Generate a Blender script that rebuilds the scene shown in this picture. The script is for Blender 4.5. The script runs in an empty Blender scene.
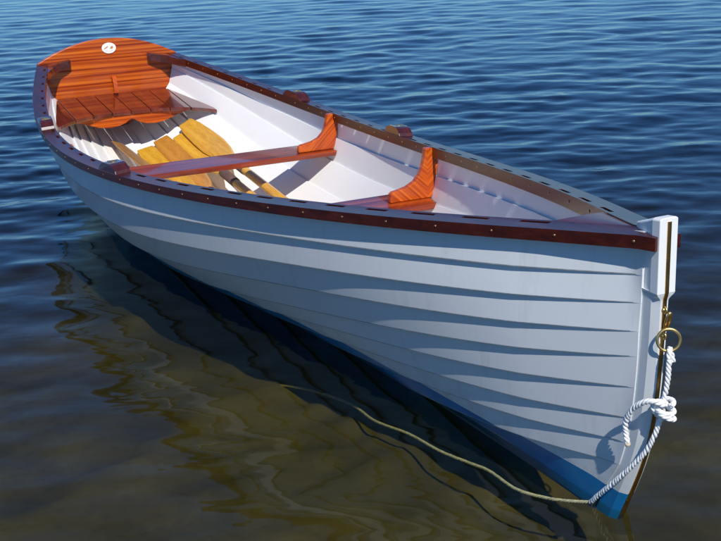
import bpy, bmesh, math, random
import numpy as np
from mathutils import Vector, Matrix
R = math.radians
random.seed(7)
rng = np.random.RandomState(11)
sc = bpy.context.scene
COL = sc.collection

# ------------------------------------------------------------------ measured boat lines
L = 4.3
HB = [0.35847, 0.50351, 0.59318, 0.52891, 0.36509, 0.18482, 0.028]
KB = [0, .15, .35, .55, .75, .9, 1.0]
HH = [0.50751, 0.39289, 0.45666, 0.61546]
KH = [0, .33, .66, 1.0]
SN = [1.73701, 1.58451, 1.76166, 1.39113, 1.22168, 1.22054]
KN = [0, .25, .5, .7, .85, 1.0]
SK = [0.15004, -0.10882, -0.07769, -0.08742, -0.08705]
KK = [0, .3, .6, .85, 1.0]
LAPS = [[0.09216, 0.13014, 0.12144], [0.14263, 0.26462, 0.19998], [0.29787, 0.40763, 0.28214],
        [0.45519, 0.56721, 0.35694], [0.54297, 0.65743, 0.45308], [0.65411, 0.74077, 0.55362],
        [0.76862, 0.83584, 0.63391], [0.88129, 0.93454, 0.71455]]
RAB = [0.32741, -0.03405, -0.06087, -0.01227, -0.02192]
FRT = [-0.15032, -0.08408, -0.02135, 0.01173, 0.01715]
KZ = [-.15, 0, .15, .35, .75]
ZBOOT = 0.049
RAILH, RAILW, CROWN = .0260, .0560, .0038


def spl(xs, ys, t):
    xs = np.array(xs, float); ys = np.array(ys, float); t = np.atleast_1d(np.asarray(t, float)); n = len(xs)
    A = np.zeros((n, n)); r = np.zeros(n); h = np.diff(xs)
    A[0, 0] = A[-1, -1] = 1
    for i in range(1, n-1):
        A[i, i-1] = h[i-1]; A[i, i] = 2*(h[i-1]+h[i]); A[i, i+1] = h[i]
        r[i] = 6*((ys[i+1]-ys[i])/h[i]-(ys[i]-ys[i-1])/h[i-1])
    M = np.linalg.solve(A, r)
    i = np.clip(np.searchsorted(xs, t)-1, 0, n-2)
    a = (xs[i+1]-t)/h[i]; b = (t-xs[i])/h[i]
    return a*ys[i]+b*ys[i+1]+((a**3-a)*M[i]+(b**3-b)*M[i+1])*h[i]**2/6


def bt(t):
    t = np.atleast_1d(t)
    return spl(KB, HB, t) + .006*np.clip((t-.95)/.05, 0, 1)


def ht(t): return spl(KH, HH, t)


def xf(z): return L + spl(KZ, FRT, np.clip(z, -.15, .75))
def xr(z): return np.minimum(L + spl(KZ, RAB, z), xf(z)-.042)


TH = np.linspace(0, 1, 400)**1.3*np.pi/2


def section(t):
    b = spl(KB, HB, t)[0]; h = ht(t)[0]; n = spl(KN, SN, t)[0]; k = spl(KK, SK, t)[0]
    y = b*np.cos(TH)**(2/n); z = h-(h-k)*np.sin(TH)**(2/n)
    y[-1] = 0
    g = np.concatenate([[0], np.cumsum(np.hypot(np.diff(y), np.diff(z)))]); g /= g[-1]
    return y, z, g


NT = 150
TT = np.concatenate([np.linspace(0, .8, 101), np.linspace(.8, 1, 50)[1:]])
SEC = [section(t) for t in TT]
YMIN = .021


def hull_pt(ti, u):
    """outer base surface at station index ti, girth fraction(s) u -> x, y, z (starboard mirrored later)"""
    y, z, g = SEC[ti]; t = TT[ti]
    Y = np.interp(u, g, y); Z = np.interp(u, g, z)
    Y = Y-(.0225+.0055*min(1, max(0, (.93-t)/.2)))*np.clip(1-np.asarray(u)/.25, 0, 1)**.8
    Y = np.maximum(Y, YMIN)
    w = np.clip((t-.5)/.5, 0, 1)**3
    X = t*(L*(1-w)+xr(Z)*w)
    return X, Y, shallow(Z, t)


def shallow(z, t):
    """the forebody draws only a few centimetres"""
    k = min(max((t-.55)/.42, 0), 1); k = 1-.74*k*k*(3-2*k)
    return np.where(np.asarray(z) < 0, np.asarray(z)*k, z)


US = np.linspace(0, 1, 121)
GX = np.zeros((len(TT), len(US))); GY = GX.copy(); GZ = GX.copy()
for i in range(len(TT)):
    GX[i], GY[i], GZ[i] = hull_pt(i, US)
P = np.stack([GX, GY, GZ], -1)
dT = np.gradient(P, axis=0); dU = np.gradient(P, axis=1)
NRM = np.cross(dU, dT); NRM /= np.linalg.norm(NRM, axis=-1)[..., None]+1e-12
if NRM[60, 30, 1] < 0: NRM = -NRM


def hull_base(ti, u):
    X, Y, Z = hull_pt(ti, u)
    n = np.array([np.interp(u, US, NRM[ti, :, c]) for c in range(3)]).T
    n = np.atleast_2d(n)
    n /= np.linalg.norm(n, axis=1)[:, None]
    return np.stack([np.atleast_1d(X), np.atleast_1d(Y), np.atleast_1d(Z)], -1), n


def hull_y_at(x, z):
    """half breadth of the inside of the planking at x, z"""
    t = min(max(x/L, 0), 1); i = int(np.clip(np.searchsorted(TT, t)-1, 0, len(TT)-2))
    f_ = (t-TT[i])/(TT[i+1]-TT[i])
    ys = [float(np.interp(-z, -GZ[q], GY[q])) for q in (i, i+1)]
    return ys[0]*(1-f_)+ys[1]*f_-.011


def hull_floor(x, y):
    """inside height of the planking at x, y"""
    t = x/L; yy, zz, g = section(t)
    return float(np.interp(-abs(y), -yy, zz)) + .015


# ------------------------------------------------------------------ helpers
def tag(o, label=None, cat=None, group=None, kind=None):
    if label: o['label'] = label
    if cat: o['category'] = cat
    if group: o['group'] = group
    if kind: o['kind'] = kind
    return o


def empty(name, loc=(0, 0, 0)):
    o = bpy.data.objects.new(name, None); COL.objects.link(o); o.location = loc
    o.empty_display_size = .1
    return o


def mesh_obj(name, verts, faces, mat, parent=None, smooth=True, mats=None, midx=None, auto=None):
    me = bpy.data.meshes.new(name)
    me.from_pydata([tuple(map(float, v)) for v in verts], [], [tuple(int(a) for a in f) for f in faces])
    for m in (mats or [mat]): me.materials.append(m)
    if midx is not None: me.polygons.foreach_set('material_index', np.array(midx, np.int32))
    bm = bmesh.new(); bm.from_mesh(me); bmesh.ops.recalc_face_normals(bm, faces=bm.faces)
    bm.to_mesh(me); bm.free()
    if smooth: me.polygons.foreach_set('use_smooth', np.ones(len(me.polygons), bool))
    me.update()
    if auto: me.set_sharp_from_angle(angle=R(auto))
    o = bpy.data.objects.new(name, me); COL.objects.link(o)
    if parent: o.parent = parent
    return o


def bevel(o, w=.003, seg=2, ang=35):
    m = o.modifiers.new('bevel', 'BEVEL'); m.width = w; m.segments = seg; m.limit_method = 'ANGLE'; m.angle_limit = R(ang)
    m.harden_normals = False
    return o


def tube(path, rad, n=10, closed=False):
    """verts, faces of a round tube along path; rad scalar or list"""
    Pn = [Vector(p) for p in path]; m = len(Pn)
    rad = [rad]*m if not hasattr(rad, '__len__') else rad
    V = []; F = []
    up = None
    for i in range(m):
        a = Pn[(i-1) % m] if (closed or i > 0) else Pn[i]
        b = Pn[(i+1) % m] if (closed or i < m-1) else Pn[i]
        d = (b-a).normalized()
        if up is None:
            up = Vector((0, 0, 1)) if abs(d.z) < .9 else Vector((1, 0, 0))
        s = d.cross(up).normalized(); up = s.cross(d).normalized()
        for k in range(n):
            an = 2*math.pi*k/n
            V.append(Pn[i]+rad[i]*(math.cos(an)*s+math.sin(an)*up))
    for i in range(m if closed else m-1):
        for k in range(n):
            j = (i+1) % m
            F.append((i*n+k, i*n+(k+1) % n, j*n+(k+1) % n, j*n+k))
    if not closed:
        F.append(tuple(range(n-1, -1, -1))); F.append(tuple((m-1)*n+k for k in range(n)))
    return V, F


def join(parts):
    V = []; F = []
    for v, f in parts:
        o = len(V); V += list(v); F += [tuple(a+o for a in q) for q in f]
    return V, F


def resample(pts, step):
    """Catmull-Rom through pts at about equal steps"""
    P_ = [np.array(p, float) for p in pts]
    P_ = [2*P_[0]-P_[1]]+P_+[2*P_[-1]-P_[-2]]
    out = []
    for i in range(1, len(P_)-2):
        a, b, c, d = P_[i-1:i+3]
        for s in np.linspace(0, 1, 24, endpoint=False):
            out.append(.5*((2*b)+(c-a)*s+(2*a-5*b+4*c-d)*s*s+(3*b-a-3*c+d)*s**3))
    out.append(P_[-2]); out = np.array(out)
    l = np.concatenate([[0], np.cumsum(np.linalg.norm(np.diff(out, axis=0), axis=1))])
    s = np.linspace(0, l[-1], max(3, int(l[-1]/step)))
    return np.stack([np.interp(s, l, out[:, c]) for c in range(3)], -1)


def rope_strands(pts, r=.005, pitch=.030, step=.0022, nseg=6):
    """three strand laid rope"""
    C = resample(pts, step); m = len(C)
    d = np.gradient(C, axis=0); d /= np.linalg.norm(d, axis=1)[:, None]
    up = np.array([0, 0, 1.]) if abs(d[0][2]) < .9 else np.array([1., 0, 0])
    S = []; U_ = []
    for i in range(m):
        s = np.cross(d[i], up); s /= np.linalg.norm(s); up = np.cross(s, d[i]); S.append(s); U_.append(up.copy())
    S = np.array(S); U_ = np.array(U_)
    l = np.concatenate([[0], np.cumsum(np.linalg.norm(np.diff(C, axis=0), axis=1))])
    parts = []
    for k in range(3):
        a = 2*np.pi*(l/pitch+k/3)+.35*np.sin(l*31+k)+.25*np.sin(l*83+2*k)
        rv_ = r*(.56+.035*np.sin(l*140+k*2)+.02*np.sin(l*310+k))
        path = C+.52*r*(np.cos(a)[:, None]*S+np.sin(a)[:, None]*U_)
        parts.append(tube(path, [float(q) for q in rv_], nseg))
    return join(parts)


def prism(outline, z0, z1, axes='xy'):
    """extrude a 2D outline between two values of the third axis"""
    def mk(a, b, c):
        return {'xy': (a, b, c), 'yz': (c, a, b), 'xz': (a, c, b)}[axes]
    n = len(outline)
    V = [mk(a, b, z0) for a, b in outline]+[mk(a, b, z1) for a, b in outline]
    F = [tuple(range(n-1, -1, -1)), tuple(range(n, 2*n))]+[(i, (i+1) % n, n+(i+1) % n, n+i) for i in range(n)]
    return V, F


# ------------------------------------------------------------------ materials
def new_mat(name):
    m = bpy.data.materials.new(name); m.use_nodes = True
    nt = m.node_tree; b = nt.nodes['Principled BSDF']
    return m, nt, b


def N(nt, kind, **kw):
    n = nt.nodes.new(kind)
    for k, v in kw.items():
        if k in n.inputs.keys(): n.inputs[k].default_value = v
        else: setattr(n, k, v)
    return n


def coords(nt, scale=(1, 1, 1), rot=(0, 0, 0)):
    tc = nt.nodes.new('ShaderNodeTexCoord'); mp = nt.nodes.new('ShaderNodeMapping')
    mp.inputs['Scale'].default_value = scale; mp.inputs['Rotation'].default_value = rot
    nt.links.new(tc.outputs['Object'], mp.inputs['Vector'])
    return mp.outputs['Vector']


def ramp(nt, fac, stops):
    r = nt.nodes.new('ShaderNodeValToRGB'); e = r.color_ramp.elements
    while len(e) < len(stops): e.new(.5)
    for el, (p_, c) in zip(e, stops):
        el.position = p_; el.color = (*c, 1) if len(c) == 3 else c
    nt.links.new(fac, r.inputs['Fac'])
    return r.outputs['Color']


def mixc(nt, fac, a, b, mode='MIX'):
    m = nt.nodes.new('ShaderNodeMix'); m.data_type = 'RGBA'; m.blend_type = mode
    for s, v in ((m.inputs[0], fac), (m.inputs[6], a), (m.inputs[7], b)):
        if hasattr(v, 'is_linked'): nt.links.new(v, s)
        elif isinstance(v, (int, float)): s.default_value = v
        else: s.default_value = (*v, 1)
    return m.outputs[2]


def wood(name, cols, scale, rot=(0, 0, 0), fine=1.0, rough=.28, coat=1.0, dist=.6, coat_rough=.04, width=1.0, spec=.5):
    """scale: small along the grain, large across it"""
    m, nt, b = new_mat(name)
    v = coords(nt, scale, rot)
    n1 = N(nt, 'ShaderNodeTexNoise', Scale=1.0*width, Detail=3.0, Roughness=.55, Distortion=dist)
    nt.links.new(v, n1.inputs['Vector'])
    base = ramp(nt, n1.outputs['Fac'], cols)
    v2 = coords(nt, tuple(s*9 for s in scale), rot)
    n2 = N(nt, 'ShaderNodeTexNoise', Scale=1.0*fine, Detail=4.0, Roughness=.7)
    nt.links.new(v2, n2.inputs['Vector'])
    g = ramp(nt, n2.outputs['Fac'], [(.30, (.55, .48, .42)), (.62, (1.12, 1.1, 1.08))])
    c = mixc(nt, .75, base, g, 'MULTIPLY')
    nt.links.new(c, b.inputs['Base Color'])
    b.inputs['Roughness'].default_value = rough
    b.inputs['Coat Weight'].default_value = coat
    b.inputs['Coat Roughness'].default_value = coat_rough
    b.inputs['Coat IOR'].default_value = 1.5
    b.inputs['Specular IOR Level'].default_value = spec
    bp = N(nt, 'ShaderNodeBump', Strength=.12, Distance=.001)
    nt.links.new(n2.outputs['Fac'], bp.inputs['Height']); nt.links.new(bp.outputs['Normal'], b.inputs['Normal'])
    return m


MW_TRANSOM = wood('varnished_mahogany_transom',
                  [(.32, (.15, .013, .002)), (.43, (.29, .038, .003)), (.53, (.44, .080, .006)), (.68, (.62, .150, .010))],
                  (3, .55, 66), width=1.0, dist=.10, coat=.5, spec=.2)
MW_SEAT = wood('varnished_mahogany_seat', [(.32, (.060, .006, .003)), (.50, (.115, .013, .004)), (.70, (.18, .026, .006))],
               (2.5, 34, 8))
MW_THWART = wood('varnished_mahogany_thwart', [(.34, (.075, .007, .004)), (.44, (.15, .016, .005)), (.54, (.27, .038, .006)), (.68, (.42, .075, .009))],
               (48, 1.0, 20), dist=.15, coat=.7, spec=.3)
def chevron_wood(name):
    """laminated knee: stripes bend in a V about the middle of the knee"""
    m, nt, b = new_mat(name)
    tc = nt.nodes.new('ShaderNodeTexCoord'); sp = nt.nodes.new('ShaderNodeSeparateXYZ'); nt.links.new(tc.outputs['Object'], sp.inputs[0])
    def mth(op, a, b_=None):
        n = nt.nodes.new('ShaderNodeMath'); n.operation = op
        for i_, v in enumerate((a, b_)):
            if v is None: continue
            if hasattr(v, 'is_linked'): nt.links.new(v, n.inputs[i_])
            else: n.inputs[i_].default_value = v
        return n.outputs[0]
    ay = mth('ABSOLUTE', sp.outputs['Y'])
    d = mth('ABSOLUTE', mth('SUBTRACT', ay, .415))
    c = mth('SUBTRACT', sp.outputs['Z'], mth('MULTIPLY', d, .95))
    cb = nt.nodes.new('ShaderNodeCombineXYZ')
    nt.links.new(mth('MULTIPLY', c, 85.0), cb.inputs[2]); nt.links.new(mth('MULTIPLY', sp.outputs['X'], 8.0), cb.inputs[0]); nt.links.new(mth('MULTIPLY', ay, 6.0), cb.inputs[1])
    n1 = N(nt, 'ShaderNodeTexNoise', Scale=1.0, Detail=2.0, Roughness=.6, Distortion=.2); nt.links.new(cb.outputs[0], n1.inputs['Vector'])
    base = ramp(nt, n1.outputs['Fac'], [(.32, (.28, .032, .004)), (.45, (.40, .058, .005)), (.57, (.52, .092, .006)), (.72, (.64, .145, .009))])
    nt.links.new(base, b.inputs['Base Color']); b.inputs['Roughness'].default_value = .3
    b.inputs['Coat Weight'].default_value = .6; b.inputs['Coat Roughness'].default_value = .05; b.inputs['Specular IOR Level'].default_value = .25
    return m


MW_KNEE = chevron_wood('varnished_laminated_knee')
MW_RAIL = wood('dark_mahogany_rail', [(.3, (.028, .0045, .0035)), (.55, (.052, .0085, .005)), (.75, (.085, .015, .007))],
               (1.5, 45, 45), coat=.22, coat_rough=.2, spec=.3)
MW_INRAIL = MW_RAIL
MW_PAD = wood('dark_mahogany_block', [(.3, (.035, .006, .005)), (.6, (.075, .013, .008)), (.8, (.11, .022, .01))], (6, 60, 60))


def oar_wood(name, a, b_):
    return wood(name, [(.30, a), (.5, tuple((x+y)/2 for x, y in zip(a, b_))), (.72, b_)], (2.0, 40, 10), coat=.35, coat_rough=.15, spec=.3)


def paint_white(name, base=(.80, .80, .79), rough=.22, spots=True, grime=False):
    m, nt, b = new_mat(name)
    v = coords(nt, (1, 1, 1))
    n = N(nt, 'ShaderNodeTexNoise', Scale=3.5, Detail=5.0, Roughness=.6); nt.links.new(v, n.inputs['Vector'])
    c = ramp(nt, n.outputs['Fac'], [(.3, tuple(x*.965 for x in base)), (.7, base)])
    if grime:
        # dried salt / scuff streaks and a faint scum line low on the topsides
        v2 = coords(nt, (22, 22, 3.5), (0, R(25), 0))
        n2 = N(nt, 'ShaderNodeTexNoise', Scale=1.0, Detail=6.0, Roughness=.7, Distortion=.4); nt.links.new(v2, n2.inputs['Vector'])
        s = ramp(nt, n2.outputs['Fac'], [(.54, (0, 0, 0)), (.72, (.55, .55, .55))])
        c = mixc(nt, s, c, (.50, .52, .53))
        # thin brownish scum left by the water just above the blue paint
        tz = nt.nodes.new('ShaderNodeTexCoord'); sz = nt.nodes.new('ShaderNodeSeparateXYZ'); nt.links.new(tz.outputs['Object'], sz.inputs[0])
        mz = nt.nodes.new('ShaderNodeMapRange'); mz.inputs['From Min'].default_value = .13; mz.inputs['From Max'].default_value = .05
        nt.links.new(sz.outputs['Z'], mz.inputs['Value'])
        n4 = N(nt, 'ShaderNodeTexNoise', Scale=14.0, Detail=6.0, Roughness=.7); nt.links.new(v, n4.inputs['Vector'])
        mm = nt.nodes.new('ShaderNodeMath'); mm.operation = 'MULTIPLY'; nt.links.new(mz.outputs[0], mm.inputs[0])
        r4 = nt.nodes.new('ShaderNodeMapRange'); r4.inputs['From Min'].default_value = .42; r4.inputs['From Max'].default_value = .75; r4.inputs['To Max'].default_value = .8
        nt.links.new(n4.outputs['Fac'], r4.inputs['Value']); nt.links.new(r4.outputs[0], mm.inputs[1])
        c = mixc(nt, mm.outputs[0], c, (.40, .38, .31))
        sp = N(nt, 'ShaderNodeTexNoise', Scale=120.0, Detail=1.0); nt.links.new(v, sp.inputs['Vector'])
        s2 = ramp(nt, sp.outputs['Fac'], [(.80, (0, 0, 0)), (.83, (.35, .35, .35))])
        c = mixc(nt, s2, c, (.45, .42, .36))
    nt.links.new(c, b.inputs['Base Color'])
    b.inputs['Roughness'].default_value = rough
    b.inputs['Specular IOR Level'].default_value = .5
    n3 = N(nt, 'ShaderNodeTexNoise', Scale=26.0, Detail=3.0); nt.links.new(coords(nt, (.3, 1, 1)), n3.inputs['Vector'])
    bp = N(nt, 'ShaderNodeBump', Strength=.18, Distance=.0012); nt.links.new(n3.outputs['Fac'], bp.inputs['Height'])
    nt.links.new(bp.outputs['Normal'], b.inputs['Normal'])
    return m, nt, b, c


M_IN, _, _, _ = paint_white('white_gloss_paint_inside', (.88, .88, .865), .35)
M_STEM, _, _, _ = paint_white('white_gloss_paint_stem', (.78, .78, .77), .25)
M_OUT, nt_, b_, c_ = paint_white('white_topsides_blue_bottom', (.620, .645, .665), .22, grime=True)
# antifouling blue below the painted line (a real paint edge at a fixed height)
tc = nt_.nodes.new('ShaderNodeTexCoord'); sx = nt_.nodes.new('ShaderNodeSeparateXYZ')
nt_.links.new(tc.outputs['Object'], sx.inputs[0])
lt = N(nt_, 'ShaderNodeMath', operation='LESS_THAN'); nt_.links.new(sx.outputs['Z'], lt.inputs[0]); lt.inputs[1].default_value = ZBOOT
bn = N(nt_, 'ShaderNodeTexNoise', Scale=9.0, Detail=4.0); nt_.links.new(tc.outputs['Object'], bn.inputs['Vector'])
blue = ramp(nt_, bn.outputs['Fac'], [(.3, (.004, .11, .28)), (.7, (.009, .17, .38))])
cc = mixc(nt_, lt.outputs[0], c_, blue); nt_.links.new(cc, b_.inputs['Base Color'])


def metal(name, col, rough=.28):
    m, nt, b = new_mat(name)
    n = N(nt, 'ShaderNodeTexNoise', Scale=60.0, Detail=4.0); nt.links.new(coords(nt), n.inputs['Vector'])
    c = ramp(nt, n.outputs['Fac'], [(.3, tuple(x*.6 for x in col)), (.65, col)])
    nt.links.new(c, b.inputs['Base Color']); b.inputs['Metallic'].default_value = 1; b.inputs['Roughness'].default_value = rough
    return m


M_BRASS = metal('polished_brass', (.90, .60, .22), .36)
M_BAND = metal('weathered_brass_band', (.42, .24, .075), .38)
M_COPPER = metal('copper_rivet', (.72, .36, .17), .35)


def plain(name, col, rough=.6, nscale=40., var=.25):
    m, nt, b = new_mat(name)
    n = N(nt, 'ShaderNodeTexNoise', Scale=nscale, Detail=4.0); nt.links.new(coords(nt), n.inputs['Vector'])
    c = ramp(nt, n.outputs['Fac'], [(.3, tuple(x*(1-var) for x in col)), (.7, col)])
    nt.links.new(c, b.inputs['Base Color']); b.inputs['Roughness'].default_value = rough
    return m


M_ROPE = plain('white_nylon_rope', (.80, .80, .80), .55, 160, .12)
M_ROPEWET = plain('weedy_wet_rope', (.50, .48, .33), .5, 90, .4)
M_LEATHER = plain('brown_oar_leather', (.17, .095, .075), .6, 70, .4)
M_BADGE = plain('white_badge_enamel', (.80, .80, .78), .3, 20, .04)
M_BADGEMARK = plain('orange_badge_mark', (.55, .25, .09), .4, 20, .2)

# ------------------------------------------------------------------ THE BOAT
boat = empty('rowing_boat')
tag(boat, 'white lapstrake rowing boat with varnished mahogany transom, thwarts and dark rails, blue bottom paint', 'rowing boat')


M_LAPSHADE = plain('painted_lap_shade', (.30, .31, .31), .6, 60, .45)  # dark shade line under each lap, painted onto the plank edge


def build_hull():
    V = []; F = []; MI = []
    lapn = [spl([0, .5, 1.], l, TT) for l in LAPS]
    edges = [np.zeros(len(TT))]+[np.clip(l, .01, .985) for l in lapn]+[np.ones(len(TT))]
    nt = len(TT)
    fade = np.clip((1-TT)/.07, 0, 1)**.8
    fade2 = .25+.75*np.clip(TT/.05, 0, 1)
    TK = .0085
    for side in (1, -1):
        for k in range(len(edges)-1):
            base = len(V)
            M = 11
            for i in range(nt):
                u0 = edges[k][i]; u1 = edges[k+1][i]
                ov = .008*fade[i]
                wd = max(u1-u0, 1e-3); of = min(.4, .008*fade[i]/wd) if k > 0 else .02
                SS = np.concatenate([[0, of*.6, of, of+.034], np.linspace(of+.034, .977, 7)[1:], [1.0]])
                ua = u0+SS*(min(1, u1+(ov if k < len(edges)-2 else 0))-u0)
                Pp, nn = hull_base(i, ua)
                # each plank is flat across its width
                Pp[:, 1:] = Pp[0, 1:]+(Pp[-1, 1:]-Pp[0, 1:])*SS[:, None]
                cn = np.array([nn[:, 0].mean(), -(Pp[-1, 2]-Pp[0, 2]), Pp[-1, 1]-Pp[0, 1]])
                hl = math.hypot(nn[:, 1].mean(), nn[:, 2].mean()); vl = math.hypot(cn[1], cn[2])+1e-9
                nn = np.tile(np.array([cn[0], cn[1]/vl*hl, cn[2]/vl*hl]), (M, 1)); nn /= np.linalg.norm(nn, axis=1)[:, None]
                s = SS
                off = (.0100*s)*fade[i]*fade2[i] if k < len(edges)-2 else np.zeros(M)
                O = Pp+nn*off[:, None]
                I = Pp+nn*(off-TK)[:, None]
                for a in (O, I):
                    a[:, 1] = np.maximum(a[:, 1], .0015)
                for a in list(O)+list(I): V.append((a[0], side*a[1], a[2]))
            W = 2*M
            for i in range(nt-1):
                for j in range(M-1):
                    a = base+i*W+j
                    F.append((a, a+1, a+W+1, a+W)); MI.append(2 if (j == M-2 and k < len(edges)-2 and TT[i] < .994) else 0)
                    a += M
                    F.append((a, a+W, a+W+1, a+1)); MI.append(1)
                a = base+i*W
                F.append((a, a+W, a+W+M, a+M)); MI.append(0)
                a = base+i*W+M-1
                F.append((a, a+M, a+M+W, a+W)); MI.append(0)
            for i in (0, nt-1):
                for j in range(M-1):
                    a = base+i*W+j
                    F.append((a, a+M, a+M+1, a+1)); MI.append(0)
    # recompute normals per strake island happens in mesh_obj
    return mesh_obj('hull', V, F, None, boat, smooth=True, mats=[M_OUT, M_IN, M_LAPSHADE], midx=MI, auto=40)


hull = build_hull()
hull['label'] = 'overlapping white painted planks with blue bottom paint'

# keel strip along the bottom and the skeg aft
kt = np.linspace(.004, .96, 80)
kz_ = spl(KK, SK, kt)
V = []; F = []
for t, z in zip(kt, kz_):
    z = float(shallow(z, t)); x = t*L
    zb = min(z-.012, -.085) if t < .45 else z-.012
    for y, zz in ((-.017, z+.006), (.017, z+.006), (.012, zb), (-.012, zb)): V.append((x, y, zz))
for i in range(len(kt)-1):
    for j in range(4): F.append((i*4+j, i*4+(j+1) % 4, i*4+4+(j+1) % 4, i*4+4+j))
F += [(0, 1, 2, 3), tuple(len(V)-4+j for j in range(4))]
mesh_obj('keel', V, F, M_OUT, boat, smooth=False)
# keelson inside
V = []; F = []
kt = np.linspace(.0, .93, 70); kz_ = spl(KK, SK, kt)
for t, z in zip(kt, kz_):
    z = float(shallow(z, t))
    yy_, zz_, _g = section(float(t)); hw = min(.035, max(.006, float(np.interp(-(z+.016), -shallow(zz_, t), yy_))-.016))
    for y, zz in ((-hw, z+.004), (hw, z+.004), (hw*.8, z+.022), (-hw*.8, z+.022)): V.append((t*L, y, zz))
for i in range(len(kt)-1):
    for j in range(4): F.append((i*4+j, i*4+(j+1) % 4, i*4+4+(j+1) % 4, i*4+4+j))
F += [(0, 1, 2, 3), tuple(len(V)-4+j for j in range(4))]
mesh_obj('keelson', V, F, M_IN, boat, smooth=False)

# ---- stem: lofted from the rabbet to the front edge
HEADZ0, HEADZ1 = .488, .506
zs = np.concatenate([np.linspace(-.024, HEADZ0, 60), np.linspace(HEADZ0, HEADZ1, 8)[1:]])
V = []; F = []
for z in zs:
    k = float(np.clip((z-HEADZ0)/(HEADZ1-HEADZ0), 0, 1)); k = k*k*(3-2*k)
    a = float(xr(z)[0])-.015; f = float(xf(z)[0])+.004*k
    ws = .0185+.0025*k; wf = .0090+.0120*k
    a = min(a, f-.03)
    sh = f-.016*(1-k)-.001
    for x, y in ((a, -ws), (sh, -ws+.001), (f, -wf), (f, wf), (sh, ws-.001), (a, ws)): V.append((x, y, z))
m = 6
for i in range(len(zs)-1):
    for j in range(m): F.append((i*m+j, i*m+(j+1) % m, i*m+m+(j+1) % m, i*m+m+j))
F += [tuple(range(m)), tuple(len(V)-m+j for j in range(m))]
stem = mesh_obj('stem', V, F, M_OUT, boat, smooth=True, auto=25)
# stem head: wedge from a point on the breasthook out to a full front face
fx = float(xf(.6)[0])+.004
secs = [(4.232, .003, .6235, .50), (4.25, .009, .630, .50), (4.28, .0155, .6405, .50), (fx-.022, .0208, .6485, HEADZ1-.003), (fx, .0210, .651, HEADZ1-.003)]
V = []; F = []
for x, hw, zt, zb in secs:
    for y, z in ((-hw, zb), (-hw, zt-.0035), (-hw*.75, zt), (hw*.75, zt), (hw, zt-.0035), (hw, zb)): V.append((x, y, z))
for i in range(len(secs)-1):
    for j in range(6): F.append((i*6+j, i*6+(j+1) % 6, i*6+6+(j+1) % 6, i*6+6+j))
F += [tuple(range(6)), tuple(len(V)-6+j for j in range(6))]
hd = mesh_obj('stem_head', V, F, M_STEM, boat, smooth=False); bevel(hd, .0055, 4, 30)
# brass band down the front of the stem
V = []; F = []
zb_ = np.concatenate([[.643, .512, .506, .500, .494, .488], np.linspace(.482, -.023, 70)])
for z in zb_:
    k = float(np.clip((z-HEADZ0)/(HEADZ1-HEADZ0), 0, 1)); k = k*k*(3-2*k)
    f = float(xf(z)[0])+.004*k
    w = .0042+.0022*float(np.clip((.25-z)/.25, 0, 1))
    for x, y in ((f-.003, -w), (f+.0022, -w), (f+.0034, 0), (f+.0022, w), (f-.003, w)): V.append((x, y, z))
for i in range(len(zb_)-1):
    for j in range(5): F.append((i*5+j, i*5+(j+1) % 5, i*5+5+(j+1) % 5, i*5+5+j))
F += [tuple(range(5)), tuple(len(V)-5+j for j in range(5))]
mesh_obj('stem_band', V, F, M_BAND, boat, smooth=True, auto=30)

# ---- gunwales with open slots
SLOTX = [0.10+.140*i for i in range(8)]+[1.245+.13*i for i in range(1)]
SLOTX = list(np.arange(.11, 1.02, .135))+[1.255, 1.385, 1.515, 1.645, 1.785, 1.93]+[2.085, 2.235]+list(np.arange(2.385, 4.03, .1495))
SLL = [.036 if x < 1.1 else (.048 if x < 2 else .070) for x in SLOTX]
RIVX = [.06+.135*i for i in range(8)]+[1.19, 1.32, 1.45, 1.585, 1.72, 1.86, 2.01, 2.16]+list(np.arange(2.31, 4.20, .1495))+[4.275]


def rail_frame(x):
    t = min(x/L, .999)
    e = 1e-3
    b0 = float(bt(max(t-e, 0))[0]); b1 = float(bt(min(t+e, 1))[0]); dx = L*(min(t+e, 1)-max(t-e, 0))
    d = np.array([dx, b1-b0]); d /= np.linalg.norm(d)
    n = np.array([-d[1], d[0]])   # outward in plan (port side)
    return np.array([x, float(bt(t)[0])-max(0, x-.999*L)*.25]), d, n, float(ht(t)[0])


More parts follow.
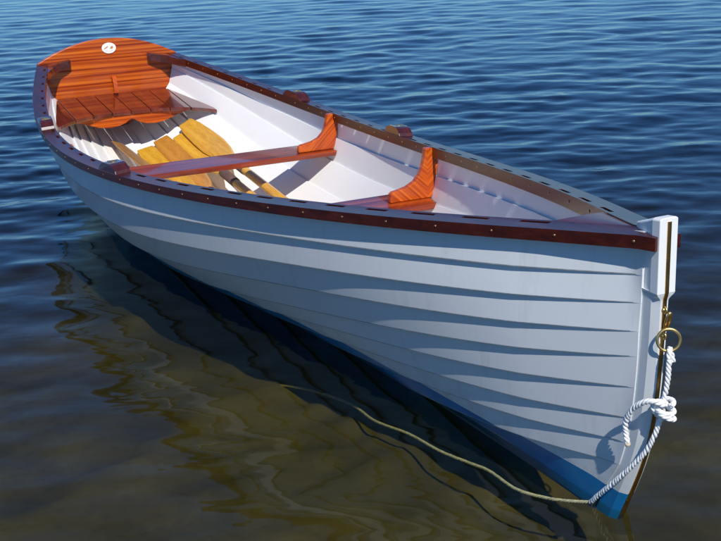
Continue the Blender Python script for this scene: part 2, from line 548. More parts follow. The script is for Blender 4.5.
def build_gunwale(side):
    xs = set([-.024, 4.321])
    for x in np.arange(0, 4.285, .028): xs.add(round(float(x), 4))
    for x, l in zip(SLOTX, SLL):
        for q in [v for v in xs if abs(v-(x-l/2)) < .006 or abs(v-(x+l/2)) < .006]: xs.discard(q)
        xs.add(x-l/2); xs.add(x+l/2)
    xs = sorted(xs)
    offs = [0, .0368, .0475, .0560]
    zt = [0, .0018, .0028, CROWN]
    hin = .030
    grid = {}
    V = []; F = []

    def vid(i, j, k):
        key = (i, j, k)
        if key not in grid:
            p, d, n, h = rail_frame(max(xs[i], 0))
            if xs[i] < 0: p = p+d*xs[i]
            q = p-n*offs[j]
            if q[1] < .003: q[1] = .003
            zb = h-RAILH if j < 2 else h-hin
            z = h+zt[j] if k else zb
            grid[key] = len(V); V.append((q[0], side*q[1], z))
        return grid[key]
    nx = len(xs)

    def solid(i, j):
        if i < 0 or i >= nx-1 or j < 0 or j > 2: return False
        if j == 1:
            c = (xs[i]+xs[i+1])/2
            for x, l in zip(SLOTX, SLL):
                if x-l/2 < c < x+l/2: return False
        return True
    for i in range(nx-1):
        for j in range(3):
            if not solid(i, j): continue
            F.append((vid(i, j, 1), vid(i+1, j, 1), vid(i+1, j+1, 1), vid(i, j+1, 1)))
            F.append((vid(i, j, 0), vid(i, j+1, 0), vid(i+1, j+1, 0), vid(i+1, j, 0)))
            if not solid(i, j-1): F.append((vid(i, j, 0), vid(i+1, j, 0), vid(i+1, j, 1), vid(i, j, 1)))
            if not solid(i, j+1): F.append((vid(i, j+1, 0), vid(i, j+1, 1), vid(i+1, j+1, 1), vid(i+1, j+1, 0)))
            if not solid(i-1, j): F.append((vid(i, j, 0), vid(i, j, 1), vid(i, j+1, 1), vid(i, j+1, 0)))
            if not solid(i+1, j): F.append((vid(i+1, j, 0), vid(i+1, j+1, 0), vid(i+1, j+1, 1), vid(i+1, j, 1)))
    g = mesh_obj('gunwale', V, F, MW_RAIL, boat, smooth=True, auto=30)
    bevel(g, .0028, 2, 50)
    # rivets
    rv = rivet_mesh()
    for x in RIVX:
        p, d, n, h = rail_frame(x)
        for face in (0, 1):
            if face and x > 4.0: continue
            q = p+n*.0004 if face == 0 else p-n*(RAILW+.0004)
            nn = n if face == 0 else -n
            if side < 0: q = np.array([q[0], -q[1]]); nn = np.array([nn[0], -nn[1]])
            o = bpy.data.objects.new('rivet', rv); COL.objects.link(o); o.parent = g
            zz = Vector((nn[0], nn[1], 0))
            o.matrix_local = Matrix.Translation((q[0], q[1], h-.012)) @ zz.to_track_quat('Z', 'Y').to_matrix().to_4x4()
    return g


_rv = None


def rivet_mesh():
    global _rv
    if _rv: return _rv
    bm = bmesh.new(); bmesh.ops.create_uvsphere(bm, u_segments=10, v_segments=6, radius=.0036)
    for v in bm.verts: v.co.z = max(v.co.z, 0)*.55-.0004
    _rv = bpy.data.meshes.new('rivet'); bm.to_mesh(_rv); bm.free(); _rv.materials.append(M_COPPER)
    for p_ in _rv.polygons: p_.use_smooth = True
    return _rv


gun = {s: build_gunwale(s) for s in (1, -1)}

# ---- breasthook
xsb = np.linspace(4.052, 4.287, 16)
V = []; F = []
NC = 9
for i, x in enumerate(xsb):
    p, d, n, h = rail_frame(x)
    yin = max(p[1]-RAILW/n[1]-.0004, .004)
    for j in range(NC):
        s = -1+2*j/(NC-1)
        xx = x-(.012*s*s if i == 0 else 0)
        V.append((xx, s*yin, h+CROWN-.0006+.005*(1-s*s)*min(1, yin/.06)))
nV = len(V)
V += [(x, y, z-.028) for x, y, z in V]
for i in range(len(xsb)-1):
    for j in range(NC-1):
        a = i*NC+j
        F.append((a, a+1, a+NC+1, a+NC)); F.append((nV+a, nV+a+NC, nV+a+NC+1, nV+a+1))
for j in range(NC-1):
    F.append((j, nV+j, nV+j+1, j+1)); a = (len(xsb)-1)*NC+j; F.append((a, a+1, nV+a+1, nV+a))
for i in range(len(xsb)-1):
    a = i*NC; F.append((a, a+NC, nV+a+NC, nV+a)); a += NC-1; F.append((a, nV+a, nV+a+NC, a+NC))
MW_BREAST = wood('varnished_mahogany_breasthook', [(.3, (.05, .008, .007)), (.55, (.10, .015, .010)), (.75, (.14, .024, .012))], (4, 40, 20), coat=.22, coat_rough=.2, spec=.3)
mesh_obj('breasthook', V, F, MW_BREAST, boat, smooth=True, auto=40)

# ---- transom
h0 = float(ht(0)[0]); b0 = float(bt(0)[0])
y, z, g = section(0.0)
out = []
for k in range(0, len(y), 8):
    if z[k] < h0-.004: out.append((max(y[k]-.004, 0), z[k]+.003))
right = out                      # from sheer down to the keel (port)
top = []
for s in np.linspace(-1, 1, 41):
    yy = s*(b0-.003); top.append((yy, h0+.004+.099*(1-abs(s)**2.0)))
prof = [(a, b) for a, b in top]+[(a, b) for a, b in right]+[(-a, b) for a, b in reversed(right) if a > 1e-4]
cl = []
for q in prof:
    if not cl or math.hypot(q[0]-cl[-1][0], q[1]-cl[-1][1]) > .003: cl.append(q)
V, F = prism(cl, -.024, .0, 'yz')
# slight rake aft towards the crest
V = [(x-.03*max(0, z_-.33), y_, z_) for x, y_, z_ in V]
transom = mesh_obj('transom', V, F, MW_TRANSOM, boat, smooth=False); bevel(transom, .004, 2, 40)


def transx(z): return -.03*max(0, z-.33)


# badge
bz = .562; ov = [(.036*math.cos(a), .0265*math.sin(a)+bz) for a in np.linspace(0, 2*np.pi, 36, endpoint=False)]
V, F = prism(ov, transx(bz)+.0005, transx(bz)+.004, 'yz')
V = [(x-.03*(z_-bz), y_+.008, z_) for x, y_, z_ in V]
badge = mesh_obj('badge', V, F, M_BADGE, transom, smooth=False)
badge['label'] = 'white oval badge with small orange marks'
marks = []
for w in ([(-.026, -.004), (-.021, .001), (-.013, .007), (-.005, .010), (-.003, .008), (-.009, .002), (-.016, -.001), (-.022, -.005)],
          [(.004, -.002), (.009, .004), (.015, .010), (.021, .008), (.022, .001), (.017, -.004), (.009, -.005)]):
    V, F = prism([(a+.008, b_+bz) for a, b_ in w], transx(bz)+.0041, transx(bz)+.0052, 'yz'); marks.append((V, F))
for a in np.linspace(-2.35, -.80, 9):      # curved row of tiny letter strokes, too small to read
    cx_, cy_ = .024*math.cos(a), .0175*math.sin(a)
    V, F = prism([(cx_+.008-.0012, cy_+bz-.0016), (cx_+.008+.0012, cy_+bz-.0016), (cx_+.008+.0012, cy_+bz+.0016), (cx_+.008-.0012, cy_+bz+.0016)], transx(bz)+.0041, transx(bz)+.0050, 'yz'); marks.append((V, F))
V, F = join(marks); mesh_obj('badge_mark', V, F, M_BADGEMARK, transom, smooth=False)
# small wooden catch in the middle of the transom
pth = [(transx(.42)+.004, .014, .418), (.020, .014, .412), (.030, .014, .395), (.034, .014, .365), (.036, .014, .338)]
Cc = resample(pth, .004); V = []; F = []
for i, c in enumerate(Cc):
    hw = .011; th = .006
    d = Cc[min(i+1, len(Cc)-1)]-Cc[max(i-1, 0)]; d /= np.linalg.norm(d); nn = np.array([-d[2], 0, d[0]])
    for a, b_ in ((-hw, -th), (hw, -th), (hw, th), (-hw, th)): q = c+np.array([0, a, 0])+nn*b_; V.append(tuple(q))
for i in range(len(Cc)-1):
    for j in range(4): F.append((i*4+j, i*4+(j+1) % 4, i*4+4+(j+1) % 4, i*4+4+j))
F += [(0, 1, 2, 3), tuple(len(V)-4+j for j in range(4))]
o = mesh_obj('seatback_catch', V, F, MW_KNEE, transom, smooth=False); bevel(o, .002, 2, 40)
# quarter knees
for s in (1, -1):
    o_pts = []
    p0_, d_, n_, hq = rail_frame(0.0)
    yi = b0-RAILW-.001
    # along transom then curve to the rail arm
    pts = [(.001, .20), (.001, yi+.0)]
    pts += [(.10, float(bt(.10/L)[0])-RAILW*1.04-.001), (.19, float(bt(.19/L)[0])-RAILW*1.05-.001)]
    pts += [(.19, float(bt(.19/L)[0])-RAILW-.004), (.12, float(bt(.12/L)[0])-RAILW-.022), (.075, yi-.018), (.046, yi-.045), (.032, yi-.09), (.022, .195)]
    V, F = prism([(a, s*b_) for a, b_ in pts], hq-.032, hq+.0036, 'xy')
    V = [(x, y_, z_+float(ht(x/L)[0])-hq) for x, y_, z_ in V]
    # arm climbs along the transom a little
    V = [(x+transx(z_), y_, z_+.012*max(0, (.30-abs(y_))/.1)*(1 if x < .06 else 0)) for x, y_, z_ in V]
    o = mesh_obj('quarter_knee', V, F, MW_PAD, boat, smooth=False); bevel(o, .003, 2, 30)


# ---- stern seat (fore-and-aft slats, horns running forward along the planking)
def seat_z(x): return .335-.105*x


def seat_front(y): return .375+.19*(min(abs(y)/.42, 1))**3.2


def seat_half(x):
    return hull_y_at(max(x, .004), seat_z(x))-.004


seat = empty('stern_seat', (0, 0, 0)); seat.parent = boat
# slat edges
pitch = .094; gap = .0035
edges_y = [-.47, -.282, -.188, -.094, 0, .094, .188, .282, .47]
for a, b_ in zip(edges_y[:-1], edges_y[1:]):
    ya, yb = a+gap/2, b_-gap/2
    cols = []
    for yv in np.linspace(ya, yb, 14):
        # front limit
        xa = .003
        # aft limit at the planking
        for x in np.arange(.003, .62, .006):
            if seat_half(x) > abs(yv): xa = x; break
        else: continue
        xb = seat_front(yv)
        if xb <= xa+.004: continue
        cols.append((yv, xa, xb))
    if len(cols) < 2: continue
    V = []; F = []
    K = 8
    for yv, xa, xb in cols:
        for q in range(K):
            x = xa+(xb-xa)*q/(K-1)
            V.append((x, yv, seat_z(x)))
        for q in range(K):
            x = xa+(xb-xa)*q/(K-1)
            V.append((x, yv, seat_z(x)-.016))
    W = 2*K
    for i in range(len(cols)-1):
        for q in range(K-1):
            s_ = i*W+q
            F.append((s_, s_+1, s_+W+1, s_+W)); s_ += K; F.append((s_, s_+W, s_+W+1, s_+1))
        s_ = i*W; F.append((s_, s_+W, s_+W+K, s_+K)); s_ = i*W+K-1; F.append((s_, s_+K, s_+K+W, s_+W))
    for i in (0, len(cols)-1):
        for q in range(K-1):
            s_ = i*W+q; F.append((s_, s_+K, s_+K+1, s_+1))
    o = mesh_obj('slat', V, F, MW_SEAT, seat, smooth=False); bevel(o, .0018, 1, 40)
# plain beam at the transom and the scalloped one under the front edge
hw = hull_y_at(.05, seat_z(.05)-.03)-.006
V, F = prism([(.038, -hw), (.062, -hw), (.062, hw), (.038, hw)], seat_z(.05)-.044, seat_z(.05)-.0185, 'xy')
mesh_obj('seat_beam', V, F, MW_SEAT, seat, smooth=False)
bm_y = [-.33, -.28, -.235, -.20, -.16, -.115, -.07, -.035, -.014, 0]
bm_z = [.275, .262, .250, .238, .224, .218, .222, .233, .246, .252]
bm_z = [a+.006 for a in bm_z]
low_ = list(zip(bm_y, bm_z))+[(-a, b_) for a, b_ in reversed(list(zip(bm_y, bm_z))[:-1])]
V, F = prism([(.33, seat_z(.366)-.0165), (-.33, seat_z(.366)-.0165)]+low_, .350, .366, 'yz')
o = mesh_obj('seat_beam', V, F, MW_TRANSOM, seat, smooth=False); bevel(o, .0015, 1, 30)


# ---- thwarts with knees
def build_thwart(xa, xb, zt, knee_x, kt_):
    th = .022
    V = []; F = []
    nn = 13
    for i in range(nn):
        s = -1+2*i/(nn-1)
        for (x, z) in ((xa, zt), (xb, zt), (xb, zt-th), (xa, zt-th)):
            V.append((x, s*(hull_y_at(x, z)+.002), z))
    for i in range(nn-1):
        for j in range(4): F.append((i*4+j, i*4+(j+1) % 4, i*4+4+(j+1) % 4, i*4+4+j))
    F += [(0, 1, 2, 3), tuple(len(V)-4+j for j in range(4))]
    t = mesh_obj('thwart', V, F, MW_THWART, boat, smooth=False); bevel(t, .004, 3, 35)
    for s in (1, -1):
        p, d, n, h = rail_frame(knee_x)
        ytop = p[1]-RAILW-.0005
        H = h+CROWN-.001-zt
        # inner curve: from top (narrow) sweeping down and in to the foot
        outer = []
        for q in np.linspace(0, 1, 12):
            z = zt+.0005+(H)*q
            if z < h-.032: yy = hull_y_at(knee_x, z)+.003
            else: yy = ytop
            outer.append((yy, z))
        foot = .165*kt_
        tw = 1 if s > 0 else .35
        inner = [(ytop-.026*tw, zt+H), (ytop-.029*tw, zt+H*.86), (ytop-.036*(tw+.2 if s < 0 else 1), zt+H*.68), (ytop-.048, zt+H*.50), (ytop-.068, zt+H*.365),
                 (ytop-.098, zt+H*.275), (ytop-.128, zt+H*.235), (ytop-.142*kt_, zt+H*.215), (ytop-.150*kt_, zt+H*.17), (ytop-.153*kt_, zt+H*.08), (ytop-.153*kt_, zt+.0005)]
        prof = outer+inner
        V, F = prism([(s*a, b_) for a, b_ in prof], knee_x-.0125, knee_x+.0125, 'yz')
        k = mesh_obj('knee', V, F, MW_KNEE, t, smooth=False); bevel(k, .0035, 3, 40)
    return t


thw1 = build_thwart(1.415, 1.610, .248, 1.562, 1.05)
thw2 = build_thwart(2.490, 2.680, .272, 2.600, 1.05)
thw1['label'] = 'after thwart, over the oar blades'
thw2['label'] = 'forward thwart'


# ---- oarlock blocks
def build_pad(xc, s):
    V = []; F = []
    prof = [(-.080, 0), (-.074, .010), (-.048, .025), (-.030, .029), (.030, .029), (.048, .025), (.074, .010), (.080, 0)]
    for dx, dz in prof:
        p, d, n, h = rail_frame(xc+dx)
        for off in (.002, .053):
            q = p-n*off; zt = h+(CROWN*(off/RAILW))
            V.append((q[0], s*q[1], zt+dz+.0004 if dz > 0 else zt+.0004))
    k = len(prof)
    base = len(V)
    for dx, dz in prof:
        p, d, n, h = rail_frame(xc+dx)
        for off in (.002, .053):
            q = p-n*off; zt = h+(CROWN*(off/RAILW)); V.append((q[0], s*q[1], zt+.0003-.0015))
    for i in range(k-1):
        F.append((2*i, 2*i+1, 2*i+3, 2*i+2)); b_ = base+2*i
        F.append((b_, b_+2, b_+3, b_+1)); F.append((2*i, 2*i+2, b_+2, b_)); F.append((2*i+1, b_+1, b_+3, 2*i+3))
    F.append((0, base, base+1, 1)); F.append((2*k-2, 2*k-1, base+2*k-1, base+2*k-2))
    o = mesh_obj('oarlock_block', V, F, MW_PAD, boat, smooth=False); bevel(o, .004, 2, 30)
    p, d, n, h = rail_frame(xc); q = p-n*.0275
    vv, ff = tube([(q[0], s*q[1], h+.025), (q[0], s*q[1], h+.0330)], .0125, 18)
    # socket plate
    pl = prism([(q[0]+a*.022, s*q[1]+b_*.016) for a, b_ in ((-1, -1), (1, -1), (1, 1), (-1, 1))], h+.0290, h+.0323, 'xy')
    V, F = join([(vv, ff), pl]); mesh_obj('oarlock_socket', V, F, M_BRASS, o, smooth=False)
    return o


for xc in (1.150, 2.195):
    for s in (1, -1): build_pad(xc, s)

# ---- bow eye, link and ring
yb = 0
a = np.linspace(0, 2*np.pi, 20, endpoint=False)
for zb_e in (.470, .419):
    rad = .0095
    V, F = tube([(4.296, 0, zb_e), (4.308, 0, zb_e), (4.3135, 0, zb_e), (4.3136, 0, zb_e), (4.318, 0, zb_e), (4.3215, 0, zb_e)], [.0032, .0032, .0032, .0065, .0062, .0030], 14)
    hk = tube([(4.3195+.006*math.cos(q), 0, zb_e+.006*math.sin(q)) for q in a], .0024, 8, closed=True)
    V, F = join([(V, F), hk]); mesh_obj('eye_bolt', V, F, M_BRASS, boat)
link = [(4.328+.010*math.sin(q)*.6, .001+.0045*math.cos(q), .450+.019*math.sin(q)) for q in a]
V, F = tube(link, .0028, 8, closed=True); mesh_obj('shackle_link', V, F, M_BRASS, boat)
# ring hangs from the link, facing forward and to starboard
rc = Vector((4.337, -.002, .4165)); fa = Vector((.86, -.50, .12)).normalized(); sa = fa.cross(Vector((0, 0, 1))).normalized(); ua = sa.cross(fa)
ring = [rc+.0215*(math.cos(q)*sa+math.sin(q)*ua) for q in np.linspace(0, 2*np.pi, 48, endpoint=False)]
V, F = tube(ring, .0029, 10, closed=True)
mesh_obj('mooring_ring', V, F, M_BRASS, boat)

# ------------------------------------------------------------------ mooring rope (separate thing)
rope = empty('mooring_rope', (4.34, -.012, .3))
tag(rope, 'white three strand mooring rope knotted at the bow ring and trailing off under the water', 'rope')


def child_mesh(name, V, F, mat, root, **k):
    o = mesh_obj(name, [Vector(v)-Vector(root.location) for v in V], F, mat, None, **k); o.parent = root; return o


up = [(4.350, -.012, .404), (4.353, -.013, .385), (4.352, -.013, .345), (4.345, -.013, .305), (4.341, -.012, .283)]
# turn round the ring
turn = [(4.342, .006, .372), (4.338, .004, .392), (4.341, -.002, .4005), (4.350, -.010, .399), (4.353, -.013, .386)]
low = [(4.339, -.008, .285), (4.337, -.012, .262), (4.333, -.014, .246), (4.323, -.017, .214), (4.301, -.022, .170), (4.258, -.031, .114), (4.218, -.036, .068), (4.180, -.036, .028), (4.150, -.034, -.004)]
wetin = [(4.150, -.034, -.004)]
tail = [(4.346, -.016, .290), (4.346, -.034, .301), (4.326, -.044, .296), (4.298, -.048, .272), (4.276, -.047, .240), (4.270, -.043, .212), (4.275, -.041, .188)]
parts = [rope_strands([(4.353, -.013, .386)]+up[2:], .0053), rope_strands(turn[::1], .0053), rope_strands(low, .0053)]
V, F = join(parts); child_mesh('line', V, F, M_ROPE, rope)
V, F = rope_strands(tail, .0056); tl = child_mesh('rope_tail', V, F, M_ROPE, rope)
e0, e1 = tail[-1], (4.2757, -.0408, .1815)
V, F = tube([e0, e1], [.0060, .0052], 10); child_mesh('whipped_end', V, F, plain('tan_whipping', (.62, .50, .38), .7), rope)
# knot: wrapped turns
kn_ = []
cx, cy, cz = 4.343, -.010, .279
for q in np.linspace(0, 2*np.pi*2.6, 60):
    s = q/(2*np.pi*2.6)
    kn_.append((cx+.0165*math.cos(q)+.004*s, cy+.0150*math.sin(q), cz+.014-.030*s+.006*math.sin(q*.8)))
p1 = rope_strands(kn_, .0055, step=.003)
kn2 = []
for q in np.linspace(0, 2*np.pi*1.25, 30):
    kn2.append((cx-.002+.013*math.cos(q)*.6, cy-.004+.0165*math.cos(q+.6), cz+.019*math.sin(q)))
p2 = rope_strands(kn2, .0055, step=.003)
V, F = join([p1, p2]); child_mesh('knot', V, F, M_ROPE, rope)
uw = [(4.150, -.034, -.004), (4.101, -0.052, -0.02), (4.043, -0.072, -0.035), (3.952, -0.093, -0.05), (3.814, -0.08, -0.07), (3.731, -0.084, -0.085), (3.611, -0.101, -0.1), (3.448, -0.104, -0.12), (3.281, -0.123, -0.145), (3.106, -0.116, -0.165), (2.902, -0.157, -0.188), (2.70, -0.20, -0.235), (2.55, -.24, -.29)]
V, F = rope_strands(uw, .0040, pitch=.022, step=.003, nseg=5)
sunk = child_mesh('sunken_line', V, F, M_ROPEWET, rope); sunk['label'] = 'weedy yellowish rope under the water'


# ------------------------------------------------------------------ oars
def build_oar(label, tip, through, roll, mat, blade=.62, hw=.066, tipw=.038, length=2.2, curve=.012, coll=None):
    root = empty('oar', tip)
    tag(root, label, 'oar', 'oars stowed in the bottom of the boat')
    d = (Vector(through)-Vector(tip)).normalized()
    y = Vector((0, 0, 1)).cross(d).normalized(); z = d.cross(y)
    M = Matrix((d, y, z)).transposed().to_4x4() @ Matrix.Rotation(R(roll), 4, 'X')
    root.matrix_world = Matrix.Translation(tip) @ M
    # blade: lofted sections
    xs = np.concatenate([[0, .004], np.linspace(.02, blade, 26)])
    V = []; F = []; K = 14
    for x in xs:
        s = x/blade
        w = np.interp(s, [0, .02, .15, .40, .62, .80, .92, 1.0], [tipw*.94, tipw, tipw+(hw-tipw)*.50, hw*.96, hw, hw*.82, .034, .0185])
        t = np.interp(s, [0, .01, .5, .8, 1.0], [.0022, .0035, .0048, .009, .0175])
        rd = np.interp(s, [0, .6, .85, 1], [.25, .45, .8, 1.0])
        zc = curve*(1-s)**2
        for k in range(K):
            a = 2*math.pi*k/K
            ca, sa = math.cos(a), math.sin(a)
            e = 1-.55*(1-rd)
            yy = w*math.copysign(abs(ca)**e, ca); zz = t*math.copysign(abs(sa)**e, sa)
            # raised centre spine
            zz += math.copysign(1, sa)*.004*math.exp(-(yy/.014)**2)*min(1, s*1.6)*(1-rd) if abs(sa) > .05 else 0
            V.append((x, yy, zz+zc))
    for i in range(len(xs)-1):
        for k in range(K): F.append((i*K+k, i*K+(k+1) % K, i*K+K+(k+1) % K, i*K+K+k))
    F += [tuple(range(K)), tuple(len(V)-K+k for k in range(K))]
    def part(name, V, F, m):
        o = mesh_obj(name, V, F, m, None, smooth=True, auto=45); o.parent = root; return o
    part('blade', V, F, mat)
    c0, c1 = (coll if coll else blade+.035), (coll if coll else blade+.035)+.19
    V, F = tube([(blade-.01, 0, 0), (c1, 0, 0), (length-.16, 0, 0), (length-.155, 0, 0), (length-.14, 0, 0), (length-.01, 0, 0), (length, 0, 0)],
                [.0180, .0185, .0195, .0195, .0150, .0165, .0120], 18)
    part('shaft', V, F, mat)
    V, F = tube([(c0, 0, 0), (c0+.004, 0, 0), (c1-.004, 0, 0), (c1, 0, 0)], [.0190, .0208, .0212, .0195], 18)
    part('leather_collar', V, F, M_LEATHER)
    return root


YEL = oar_wood('varnished_spruce_golden', (.62, .30, .030), (.82, .47, .065))
YEL2 = oar_wood('varnished_spruce_yellow', (.68, .33, .024), (.86, .50, .055))
TAN = oar_wood('varnished_spruce_brown', (.50, .21, .028), (.66, .31, .055))
TAN2 = oar_wood('dull_tan_wood', (.34, .17, .055), (.50, .28, .11))
build_oar('golden oar on the far side, its broad blade resting on top of the others', (.385, .262, .203), (1.665, .247, .100), 27, YEL, blade=.70, hw=.058, coll=.685)
build_oar('yellow oar lying half under the topmost golden oar', (.425, .215, .152), (1.545, .185, .078), 25, YEL2, blade=.69, hw=.062, coll=.69)
build_oar('reddish brown oar with a square tip, in the middle of the five', (.345, .140, .128), (1.175, .092, .074), 22, TAN, blade=.90, hw=.052, tipw=.040)
build_oar('yellow oar between the brown oar and the tan oar at the near side', (.355, .054, .092), (1.02, .030, .066), 12, YEL2, blade=.90, hw=.058, tipw=.043)
build_oar('dull tan oar nearest the near side with its pointed tip tilted up', (.262, -.068, .122), (.93, -.030, .076), -24, TAN2, blade=.90, hw=.052, tipw=.036)

# ------------------------------------------------------------------ water (rings growing out of the waterline, real waves)
wx = []; wy = []
for i in range(len(TT)):
    k = spl(KK, SK, TT[i])[0]
    if k > -.002: continue
    Pp, nn = hull_base(i, US)
    zz = Pp[:, 2]
    if zz.min() > 0: continue
    yy = np.interp(0, -zz, Pp[:, 1]); xx = np.interp(0, -zz, Pp[:, 0])
    wx.append(xx); wy.append(yy)
wx = np.array(wx); wy = np.array(wy)
x_lo, x_hi = wx.min()-.01, float(xf(0)[0])-.002
wyf = lambda x: np.interp(x, np.concatenate([[x_lo], wx, [x_hi]]), np.concatenate([[.004], np.maximum(wy-.006, .012), [.007]]))
NPH = 1600
ph = np.linspace(0, 2*np.pi, NPH, endpoint=False)
cxw, ax = (x_lo+x_hi)/2, (x_hi-x_lo)/2
bx = cxw+ax*np.cos(ph); by = wyf(bx)*np.sign(np.sin(ph)+1e-9)
by[np.abs(np.sin(ph)) < 1e-6] = 0
ds = [0.0]
while ds[-1] < 420:
    d = ds[-1]
    ds.append(d+(.009+.008*d if d < 32 else .22*d))
ds = np.array(ds)
WX = bx[None]+ds[:, None]*np.cos(ph)[None]; WY = by[None]+ds[:, None]*np.sin(ph)[None]
cell = (.009+.008*ds)[:, None]
YAW = 2.71301
ZW = np.zeros_like(WX)
fade_near = (.30+.70*np.clip(ds/.5, 0, 1))[:, None]
# calmer water towards the near side of the boat, livelier offshore
sfar = (WX-4.3)*math.cos(YAW)+(WY)*math.sin(YAW)
live = .36+.50/(1+np.exp(-(sfar-1.6)/1.1))
comps = []
for i in range(90):
    lam = .10*(9.0**rng.rand())
    ang = YAW+.10+rng.normal(0, .55 if lam > .35 else .75)
    comps.append((lam, ang, rng.rand()*2*np.pi))
for lam, ang, p0 in comps:
    kx, ky = 2*np.pi/lam*math.cos(ang), 2*np.pi/lam*math.sin(ang)
    slope = .0108*(.70 if lam > .5 else 1.0)
    amp = slope*lam/(2*np.pi)
    att = np.clip((lam/cell-2.5)/2, 0, 1)
    ZW += amp*att*np.sin(kx*WX+ky*WY+p0)
gust = .5*np.sin(1.3*WX+.7*WY+1.)*np.sin(.55*WX-1.6*WY)+.5*np.sin(.62*WX+1.9*WY+2.)*np.cos(.9*WX-.3*WY)
ZW *= fade_near*live*(1.0+.42*gust)
nr = len(ds)
verts = np.stack([WX, WY, ZW], -1).reshape(-1, 3)
idx = np.arange(nr*NPH).reshape(nr, NPH)
a = idx[:-1]; b = np.roll(idx, -1, 1)[:-1]; c = np.roll(idx, -1, 1)[1:]; d = idx[1:]
faces = np.stack([a, d, c, b], -1).reshape(-1, 4)
me = bpy.data.meshes.new('water')
me.vertices.add(len(verts)); me.vertices.foreach_set('co', verts.astype(np.float32).ravel())
me.loops.add(faces.size); me.loops.foreach_set('vertex_index', faces.astype(np.int32).ravel())
me.polygons.add(len(faces)); me.polygons.foreach_set('loop_start', np.arange(0, faces.size, 4, dtype=np.int32))
me.polygons.foreach_set('loop_total', np.full(len(faces), 4, np.int32))
me.polygons.foreach_set('use_smooth', np.ones(len(faces), bool))
me.update(calc_edges=True)
water = bpy.data.objects.new('water', me); COL.objects.link(water); tag(water, kind='structure')
if me.polygons[60*NPH+33].normal.z < 0: me.flip_normals()
print('WATER NORMAL', me.polygons[60*NPH+33].normal.z)
m = bpy.data.materials.new('lake_water'); m.use_nodes = True; nt = m.node_tree; nt.nodes.clear()
outn = nt.nodes.new('ShaderNodeOutputMaterial')
tr = nt.nodes.new('ShaderNodeBsdfTransparent'); tr.inputs['Color'].default_value = (.93, .95, .90, 1)
gl = nt.nodes.new('ShaderNodeBsdfGlossy'); gl.inputs['Roughness'].default_value = .035; gl.inputs['Color'].default_value = (1, 1, 1, 1)
fr = N(nt, 'ShaderNodeFresnel', IOR=1.34)
# the same reflectance from either side (the sheet does not bend light, so total internal reflection must not appear)
gm = nt.nodes.new('ShaderNodeNewGeometry'); mr = nt.nodes.new('ShaderNodeMapRange')
mr.inputs['To Min'].default_value = 1.34; mr.inputs['To Max'].default_value = 1/1.34
nt.links.new(gm.outputs['Backfacing'], mr.inputs['Value']); nt.links.new(mr.outputs[0], fr.inputs['IOR'])
mx = nt.nodes.new('ShaderNodeMixShader')
tcw = nt.nodes.new('ShaderNodeTexCoord')
mp1 = nt.nodes.new('ShaderNodeMapping'); mp1.vector_type = 'TEXTURE'; mp1.inputs['Rotation'].default_value = (0, 0, YAW); mp1.inputs['Scale'].default_value = (1, 1.7, 1)
nt.links.new(tcw.outputs['Object'], mp1.inputs['Vector'])
nw1 = N(nt, 'ShaderNodeTexNoise', Scale=7.0, Detail=2.5, Roughness=.45, Distortion=.3); nt.links.new(mp1.outputs['Vector'], nw1.inputs['Vector'])
bpw = N(nt, 'ShaderNodeBump', Strength=1.0, Distance=.0048); nt.links.new(nw1.outputs['Fac'], bpw.inputs['Height'])
nt.links.new(bpw.outputs['Normal'], gl.inputs['Normal']); nt.links.new(bpw.outputs['Normal'], fr.inputs['Normal'])
nt.links.new(fr.outputs['Fac'], mx.inputs[0]); nt.links.new(tr.outputs[0], mx.inputs[1]); nt.links.new(gl.outputs[0], mx.inputs[2])
nt.links.new(mx.outputs[0], outn.inputs['Surface'])
va = nt.nodes.new('ShaderNodeVolumeAbsorption'); va.inputs['Color'].default_value = (.45, .43, .10, 1); va.inputs['Density'].default_value = 2.5
nt.links.new(va.outputs[0], outn.inputs['Volume'])
me.materials.append(m)

# ------------------------------------------------------------------ lake bed
n1 = 460
q_ = np.linspace(-1, 1, n1)
gx = np.sign(q_)*np.abs(q_)**3.2*430+3
gy = np.sign(q_)*np.abs(q_)**3.2*430
BX, BY = np.meshgrid(gx, gy, indexing='ij')
s_b = (BX-4.3)*math.cos(YAW)+BY*math.sin(YAW)
BZ = np.maximum(-.205-.045*np.maximum(s_b-.6, -2), -6)
BZ = np.minimum(BZ+.012*np.sin(2.1*BX+.6*BY)*np.cos(1.7*BY-.4*BX), -.17)
for i in range(46):
    lam = .12*(9.0**rng.rand()); ang = rng.rand()*2*np.pi
    BZ = BZ+.020*lam/(.25+lam)*.42*np.sin(2*np.pi/lam*(BX*math.cos(ang)+BY*math.sin(ang))+rng.rand()*6.28+.9*np.sin(2.3*BX+1.7*BY))*np.exp(-((BX-3)**2+BY**2)/90)*(.35 if lam > .5 else .55)
BZ = np.minimum(BZ, -.155)
V = np.stack([BX, BY, BZ], -1).reshape(-1, 3)
a_ = (np.arange(n1-1)[:, None]*n1+np.arange(n1-1)[None]).ravel()
F = np.stack([a_, a_+n1, a_+n1+1, a_+1], -1)
mb, ntb, bb = new_mat('lake_bed_sand_and_silt')
vb = coords(ntb, (1, 1, 1))
nb1 = N(ntb, 'ShaderNodeTexNoise', Scale=2.2, Detail=7.0, Roughness=.62, Distortion=.5); ntb.links.new(vb, nb1.inputs['Vector'])
cb = ramp(ntb, nb1.outputs['Fac'], [(.30, (.045, .036, .012)), (.50, (.092, .074, .022)), (.68, (.155, .122, .036))])
nb2 = N(ntb, 'ShaderNodeTexVoronoi', Scale=26.0); ntb.links.new(vb, nb2.inputs['Vector'])
cs = ramp(ntb, nb2.outputs['Distance'], [(.0, (.75, .72, .65)), (.45, (1.05, 1.05, 1.0))])
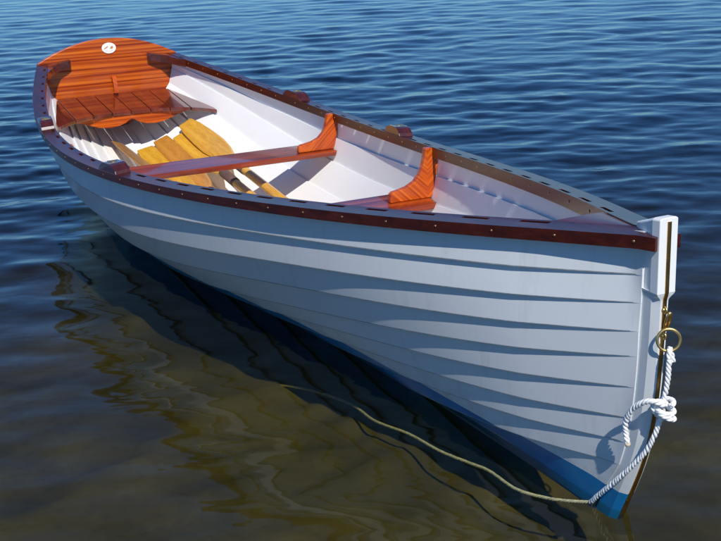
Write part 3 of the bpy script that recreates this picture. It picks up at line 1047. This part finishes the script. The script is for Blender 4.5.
cb2 = mixc(ntb, .6, cb, cs, 'MULTIPLY'); ntb.links.new(cb2, bb.inputs['Base Color']); bb.inputs['Roughness'].default_value = .95
bed = mesh_obj('lake_bed', V, F, mb); tag(bed, kind='structure')

# ------------------------------------------------------------------ light
AZ, EL = -12.0, 45.0
sd = Vector((math.cos(R(EL))*math.cos(R(AZ)), math.cos(R(EL))*math.sin(R(AZ)), math.sin(R(EL))))
sun = bpy.data.lights.new('sun', 'SUN'); sun.energy = 5.0; sun.angle = R(.53); sun.color = (1.0, .955, .88)
so = bpy.data.objects.new('sun', sun); COL.objects.link(so); so.rotation_euler = sd.to_track_quat('Z', 'Y').to_euler()
so.location = sd*20
w = bpy.data.worlds.new('World'); sc.world = w; w.use_nodes = True; nt = w.node_tree
bg = nt.nodes['Background']; sky = nt.nodes.new('ShaderNodeTexSky'); sky.sky_type = 'NISHITA'; sky.sun_disc = False
sky.sun_elevation = R(EL); sky.sun_rotation = R(90-AZ); sky.air_density = 1.2; sky.dust_density = 0.0; sky.ozone_density = 3.0; sky.altitude = 1000
tint = mixc(nt, 1.0, sky.outputs[0], (.41, .755, 1.20), "MULTIPLY"); nt.links.new(tint, bg.inputs['Color']); bg.inputs['Strength'].default_value = .085

# ------------------------------------------------------------------ camera
cam = bpy.data.cameras.new('camera'); co = bpy.data.objects.new('camera', cam); COL.objects.link(co); sc.camera = co
yaw, pit, rol = 2.71301, -.30513, -.04058
f = Vector((math.cos(pit)*math.cos(yaw), math.cos(pit)*math.sin(yaw), math.sin(pit)))
s_ = Vector((math.sin(yaw), -math.cos(yaw), 0)); u_ = s_.cross(f)
s2 = math.cos(rol)*s_+math.sin(rol)*u_; u2 = -math.sin(rol)*s_+math.cos(rol)*u_
Mx = Matrix((s2, u2, -f)).transposed().to_4x4(); Mx.translation = (5.9701, -1.37731, 1.22565)
co.matrix_world = Mx
cam.sensor_width = 36; cam.lens = 1176.188/721*36; cam.clip_start = .05; cam.clip_end = 2000
cam.dof.use_dof = False

sc.view_settings.view_transform = 'Standard'; sc.view_settings.look = 'None'
sc.view_settings.exposure = 0; sc.view_settings.gamma = 1
sc.cycles.max_bounces = 8; sc.cycles.transparent_max_bounces = 12; sc.cycles.sample_clamp_indirect = 6
sc.cycles.use_denoising = True; sc.cycles.blur_glossy = 0.06
